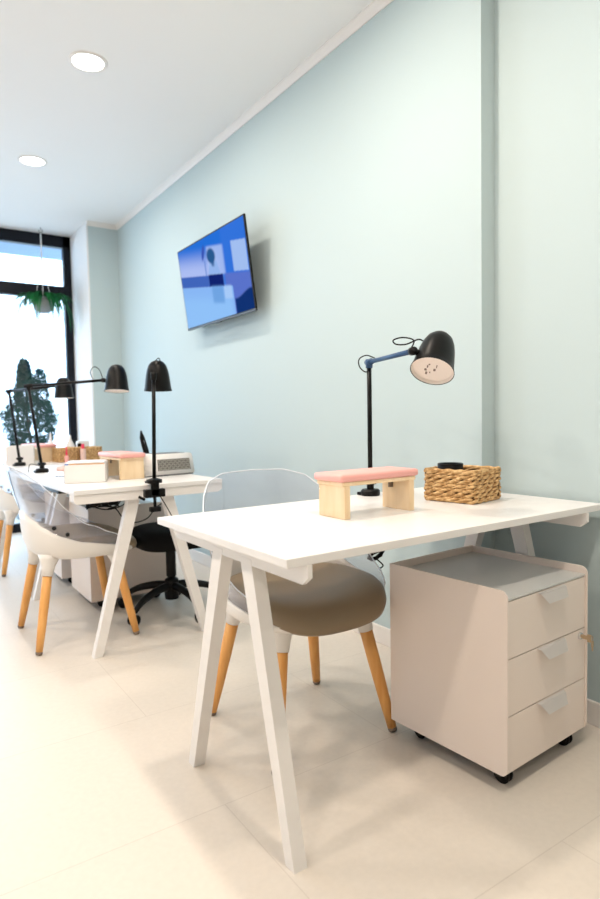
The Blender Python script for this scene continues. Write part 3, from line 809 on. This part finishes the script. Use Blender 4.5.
cable('power_cable', 'short black cable rising to the underside of the middle desk', [(-0.99, 2.86, .622), (-0.95, 2.86, .63), (-0.925, 2.86, .665), (-0.90, 2.87, .715)])
bm = bmesh.new()
for k in range(7):
    random.seed(k + 30)
    c = Vector((-1.015, 2.86, 0.650)); pts = []
    for i in range(9):
        a = 2*PI*i/9
        pts.append(c + Vector((0.075*math.cos(a + k), 0.03*math.sin(a + k), 0.016*math.sin(2*a + k) + random.uniform(-.008, .008))))
    tube(bm, pts, 0.003, 6, closed=True)
box(bm, -1.02, 2.853, 0.655, -1.012, 2.867, 0.7195)
tag(obj('cable_bundle', bm, BLACKP, None, True), 'tangled black cable bundle tied under the near end of the middle desk', 'cable')
cable('white_cable', 'thin grey cable lying across the middle desk to the lamp foot', [(-1.10, 3.40, .7425), (-1.04, 3.36, .7425), (-0.99, 3.38, .7425), (-0.95, 3.44, .7425)], 0.0022, GREYG)
# plug bundle hanging below the nearest desk behind the lamp clamp
bm = bmesh.new()
for k in range(6):
    random.seed(k)
    c = Vector((-0.335, 1.735, 0.515)); pts = []
    for i in range(8):
        a = 2*PI*i/8
        pts.append(c + rX*(0.026*math.cos(a)) + uX*(0.013*math.sin(a) + 0.012*math.cos(a)) + wX*0.006*math.sin(a + k) + Vector((random.uniform(-.003, .003), 0, random.uniform(-.003, .003))))
    tube(bm, pts, 0.0062, 6, closed=True)
tube(bm, spline([(-0.36, 1.735, 0.50), (-0.372, 1.735, 0.54), (-0.360, 1.74, 0.62), (-0.350, 1.745, 0.7195)], 6), 0.0028, 8)
tube(bm, spline([(-0.335, 1.735, 0.50), (-0.30, 1.735, 0.47), (-0.315, 1.735, 0.46)], 6), 0.0028, 8)
tag(obj('cable_bundle', bm, BLACKP, None, True), 'black bundled lamp cable hanging under the nearest desk', 'cable')

# ---------------------------------------------------------------- television
TVC = Vector((-0.120, 3.474, 1.889)); TW, TILT = 0.924, 0.125
t = thing('television', 'flat television with a blue picture mounted high on the teal wall', 'television', TVC, 0)
# local frame: +X = screen right seen from the room (world -y), +Y into the wall, Z up; tilted forward
Mt = Matrix(((0, 1, 0, 0), (-1, 0, 0, 0), (0, 0, 1, 0), (0, 0, 0, 1))) @ Matrix.Rotation(TILT, 4, 'X')
TH = TW * 9 / 16
bm = bmesh.new(); box(bm, -TW/2, 0.0, -TH/2, TW/2, 0.012, TH/2, Mt, bev=0.002); box(bm, -TW/2 + .06, 0.012, -TH/2 + .02, TW/2 - .06, 0.045, TH/2 - 0.12, Mt, bev=0.006)
obj('casing', bm, BLACKP, t)
bm = bmesh.new(); box(bm, -TW/2, -0.003, -TH/2 - .004, TW/2, 0.012, -TH/2 + .006, Mt, bev=0.001); box(bm, -0.03, -0.004, -TH/2 - .010, 0.03, 0.008, -TH/2 - .002, Mt, bev=0.001)
o = obj('lower_trim', bm, SILVER, t); o['label'] = 'silver strip along the bottom edge'
def screen_colour(s, v):
    """picture on the screen: s left to right, v top to bottom"""
    def mix(a, b, k): k = max(0, min(1, k)); return tuple(x*(1-k) + y*k for x, y in zip(a, b))
    def st(x, a, b): k = max(0, min(1, (x - a)/(b - a))); return k*k*(3 - 2*k)
    def rng(x, a, b, e=.006): return st(x, a - e, a + e) * (1 - st(x, b - e, b + e))
    q = v - .28 * s      # the filmed room is tilted on the screen
    c = mix((0.015, 0.16, 0.70), (0.42, 0.52, 0.90), st(q, -.05, .28) * (1 - st(s, .50, .70)))
    c = mix(c, (0.03, 0.17, 0.72), st(s, .66, .70))
    c = mix(c, (0.36, 0.52, 0.88), rng(s, .805, .99) * rng(q, -.04, .30))
    c = mix(c, (0.45, 0.58, 0.93), rng(s, .46, .69, .02) * rng(q, -.02, .32, .02) * .75)
    c = mix(c, (0.05, 0.13, 0.50), rng(q, .325, .465) * (1 - st(s, .60, .62)))
    c = mix(c, (0.10, 0.17, 0.60), st(s, .665, .69) * st(q, .30, .33))
    c = mix(c, (0.25, 0.48, 0.92), st(q, .46, .47) * (1 - st(s, .755, .77)))
    c = mix(c, (0.30, 0.58, 0.97), st(q, .50, .70) * (1 - st(s, .70, .76)) * .6)
    c = mix(c, (0.42, 0.62, 0.95), rng(s, .64, .745, .01) * rng(q, .455, .61, .02) * .8)
    top = .61 - .12 * st(s, .78, 1.0)
    c = mix(c, (0.003, 0.03, 0.17), st(q, top - .012, top + .012) * st(s, .765, .78))
    c = mix(c, (0.30, 0.47, 0.85), rng(q, .16, .32) * (1 - st(abs(s - .535), .04 + .25*max(0, q - .16), .06 + .25*max(0, q - .16))))
    c = mix(c, (0.02, 0.10, 0.28), 1 - st(math.hypot((s - .515)/.062, (q - .095)/.095), .75, 1.15))
    c = mix(c, (0.02, 0.10, 0.28), rng(s, .51, .55, .01) * rng(q, .10, .22, .02) * .8)
    c = mix(c, (0.04, 0.09, 0.45), 1 - st(math.hypot((s - .405 + .2*(q - .05))/.022, (q - .05)/.10), .6, 1.2))
    c = mix(c, (0.10, 0.22, 0.62), rng(s, .405, .425, .008) * rng(q, .14, .33, .02) * .7)
    c = mix(c, (0.003, 0.015, 0.16), rng(s, .445, .65) * rng(q, .318, .46))
    c = mix(c, (0.15, 0.36, 0.75), rng(s, .47, .63, .02) * rng(q, .46, .66, .03) * .9)
    return c
bm = bmesh.new(); NX, NZ = 128, 72; lay = bm.loops.layers.float_color.new('picture')
gx = [[bm.verts.new(Mt @ Vector((-TW/2 + .009 + (TW - .018)*i/NX, -0.0012, TH/2 - .009 - (TH - .020)*j/NZ))) for i in range(NX + 1)] for j in range(NZ + 1)]
for j in range(NZ):
    for i in range(NX):
        f = bm.faces.new((gx[j][i], gx[j+1][i], gx[j+1][i+1], gx[j][i+1]))
        for lp, (a, b) in zip(f.loops, ((i, j), (i, j+1), (i+1, j+1), (i+1, j))):
            lp[lay] = (*screen_colour(a/NX, b/NZ), 1)
SCR = bpy.data.materials.new('lit_screen'); SCR.use_nodes = True
nt = SCR.node_tree; b_ = nt.nodes['Principled BSDF']; at = nt.nodes.new('ShaderNodeAttribute'); at.attribute_name = 'picture'
b_.inputs['Base Color'].default_value = (0.002, 0.002, 0.003, 1); b_.inputs['Roughness'].default_value = 0.5; b_.inputs['Specular IOR Level'].default_value = 0.0
nt.links.new(at.outputs['Color'], b_.inputs['Emission Color']); b_.inputs['Emission Strength'].default_value = 0.9
obj('screen', bm, SCR, t)
bm = bmesh.new(); box(bm, 0.080, -0.14, -0.16, 0.119, 0.14, 0.14)
box(bm, 0.03, -0.03, -0.10, 0.09, 0.03, 0.08)
obj('wall_bracket', bm, BLACKP, t)

# ---------------------------------------------------------------- hanging fern
PX, PY, PZ = -0.585, 6.00, 2.125
t = thing('hanging_fern', 'green fern in a round grey pot hanging before the shop window', 'hanging plant', (PX, PY, PZ))
bm = bmesh.new(); lathe(bm, [(0, -0.115), (0.04, -0.110), (0.075, -0.085), (0.095, -0.040), (0.098, 0.0), (0.076, 0.025), (0.070, 0.025), (0.073, 0.0), (0.0, 0.0)], 32); obj('pot', bm, POT, t, True)
bm = bmesh.new(); hk = Vector((0, 0, H - PZ - 0.06))
tube(bm, [hk, hk - Vector((0, 0, 0.21))], 0.0055, 8)
for a in (0.3, 2.4, 4.5): tube(bm, [hk - Vector((0, 0, 0.20)), Vector((0.074*math.cos(a), 0.074*math.sin(a), 0.02))], 0.003, 6)
obj('cord', bm, CORD, t, True)
bm = bmesh.new(); tube(bm, [(0, 0, H - PZ - 0.001), (0, 0, H - PZ - .018)] + [(0.016*math.sin(a), 0, H - PZ - .036 + 0.016*math.cos(a)) for a in [k*PI/5 for k in range(1, 9)]], 0.0025, 8); obj('hook', bm, SILVER, t, True)
bm = bmesh.new(); random.seed(11)
def frond(bm, base, a, L, droop, lw=0.022):
    d = Vector((math.cos(a), math.sin(a), 0)); s = Vector((-d.y, d.x, 0)); n = 16; pts = []
    for i in range(n + 1):
        u = i / n
        pts.append(base + d*(L*0.62*math.sin(u*PI/2)) + Vector((0, 0, 0.05*math.sin(u*PI*0.8) - droop*u*u)))
    tube(bm, pts, [0.0016*(1 - .7*i/n) for i in range(n + 1)], 4)
    for i in range(2, n + 1):
        p = pts[i]; dd = (pts[i] - pts[i-1]).normalized(); u = i/n
        lw_ = lw * math.sin(PI*min(1, .15 + u*.85)) + .006
        for sg in (-1, 1):
            for h in (0, .5):
                q = p - (pts[i] - pts[i-1]) * h
                tip = q + s*sg*lw_ + dd*0.014 + Vector((0, 0, -0.006*random.random()))
                m1 = q + s*sg*lw_*0.5 + dd*0.012; m2 = q + s*sg*lw_*0.5 - dd*0.002
                vs = [bm.verts.new(x) for x in (q, m2, tip, m1)]
                bm.faces.new(vs)
for k in range(60):
    a = random.uniform(0, 2*PI); L = random.uniform(0.15, 0.34)
    frond(bm, Vector((0.06*math.cos(a), 0.06*math.sin(a), 0.02)), a, L, random.uniform(0.02, 0.30) * L / .26)
for k in range(7):
    a = random.uniform(-0.7, 0.2)
    frond(bm, Vector((0.05, 0.0, 0.03)), a, random.uniform(0.28, 0.34), random.uniform(.30, .42), 0.026)
for v in bm.verts:   # keep the fern on the room side of the glass and off the reveal
    v.co.y = min(v.co.y, 0.17); v.co.x = min(v.co.x, 0.295)
obj('fronds', bm, LEAF, t)

# ---------------------------------------------------------------- tree outside
t = thing('potted_conifer', 'dark green bushy conifer standing outside the shop window', 'tree', (-0.53, 7.2, -0.02))
bm = bmesh.new(); lathe(bm, [(0, 0), (0.15, 0), (0.17, 0.02), (0.21, 0.40), (0.225, 0.42), (0.20, 0.42), (0.19, 0.38), (0, 0.38)], 32); obj('planter', bm, POT, t, 'auto')
bm = bmesh.new(); random.seed(5)
tube(bm, spline([(0, 0, .38), (0.01, 0, .7), (-0.01, 0.01, 1.0), (-0.02, 0, 1.3), (-0.03, 0, 1.6)], 5), [0.022 - 0.0008*i for i in range(21)], 8)
tube(bm, spline([(0.02, 0, .45), (0.05, 0.01, .75), (0.07, 0, 1.05), (0.09, 0, 1.35)], 5), [0.016 - 0.0007*i for i in range(16)], 8)
tube(bm, spline([(-0.02, 0, .5), (-0.07, -0.01, .8), (-0.12, 0, 1.1)], 5), [0.013 - 0.0007*i for i in range(11)], 8)
obj('trunk', bm, BARK, t, True)
bm = bmesh.new()
def crown_r(z):   # radius of the crown by height above ground
    tab = [(.72, .10), (.80, .20), (.95, .26), (1.10, .28), (1.22, .21), (1.32, .12), (1.42, .09), (1.52, .075), (1.64, .05), (1.72, .02)]
    return lerp_tab(tab, z)
for k in range(1500):
    z = random.uniform(.70, 1.70); r = crown_r(z) * (0.25 + 0.85*math.sqrt(random.random())); a = random.uniform(0, 2*PI)
    c = Vector((r*math.cos(a) + (-0.03 if z > 1.3 else 0), r*math.sin(a)*0.8, z))
    if z > 1.28 and random.random() < .25: c.x += 0.16; c.z -= 0.10
    for q in range(16):
        d = Vector((random.gauss(0, 1), random.gauss(0, 1), random.gauss(0.5, 1))).normalized()
        p = c + d*random.uniform(0, .030); s, tt = frame_of(d); L = random.uniform(.016, .030); wv = .007
        vs = [bm.verts.new(x) for x in (p - s*wv, p + s*wv, p + d*L + s*wv*.5, p + d*L - s*wv*.5)]
        bm.faces.new(vs)
obj('foliage', bm, LEAF2, t)
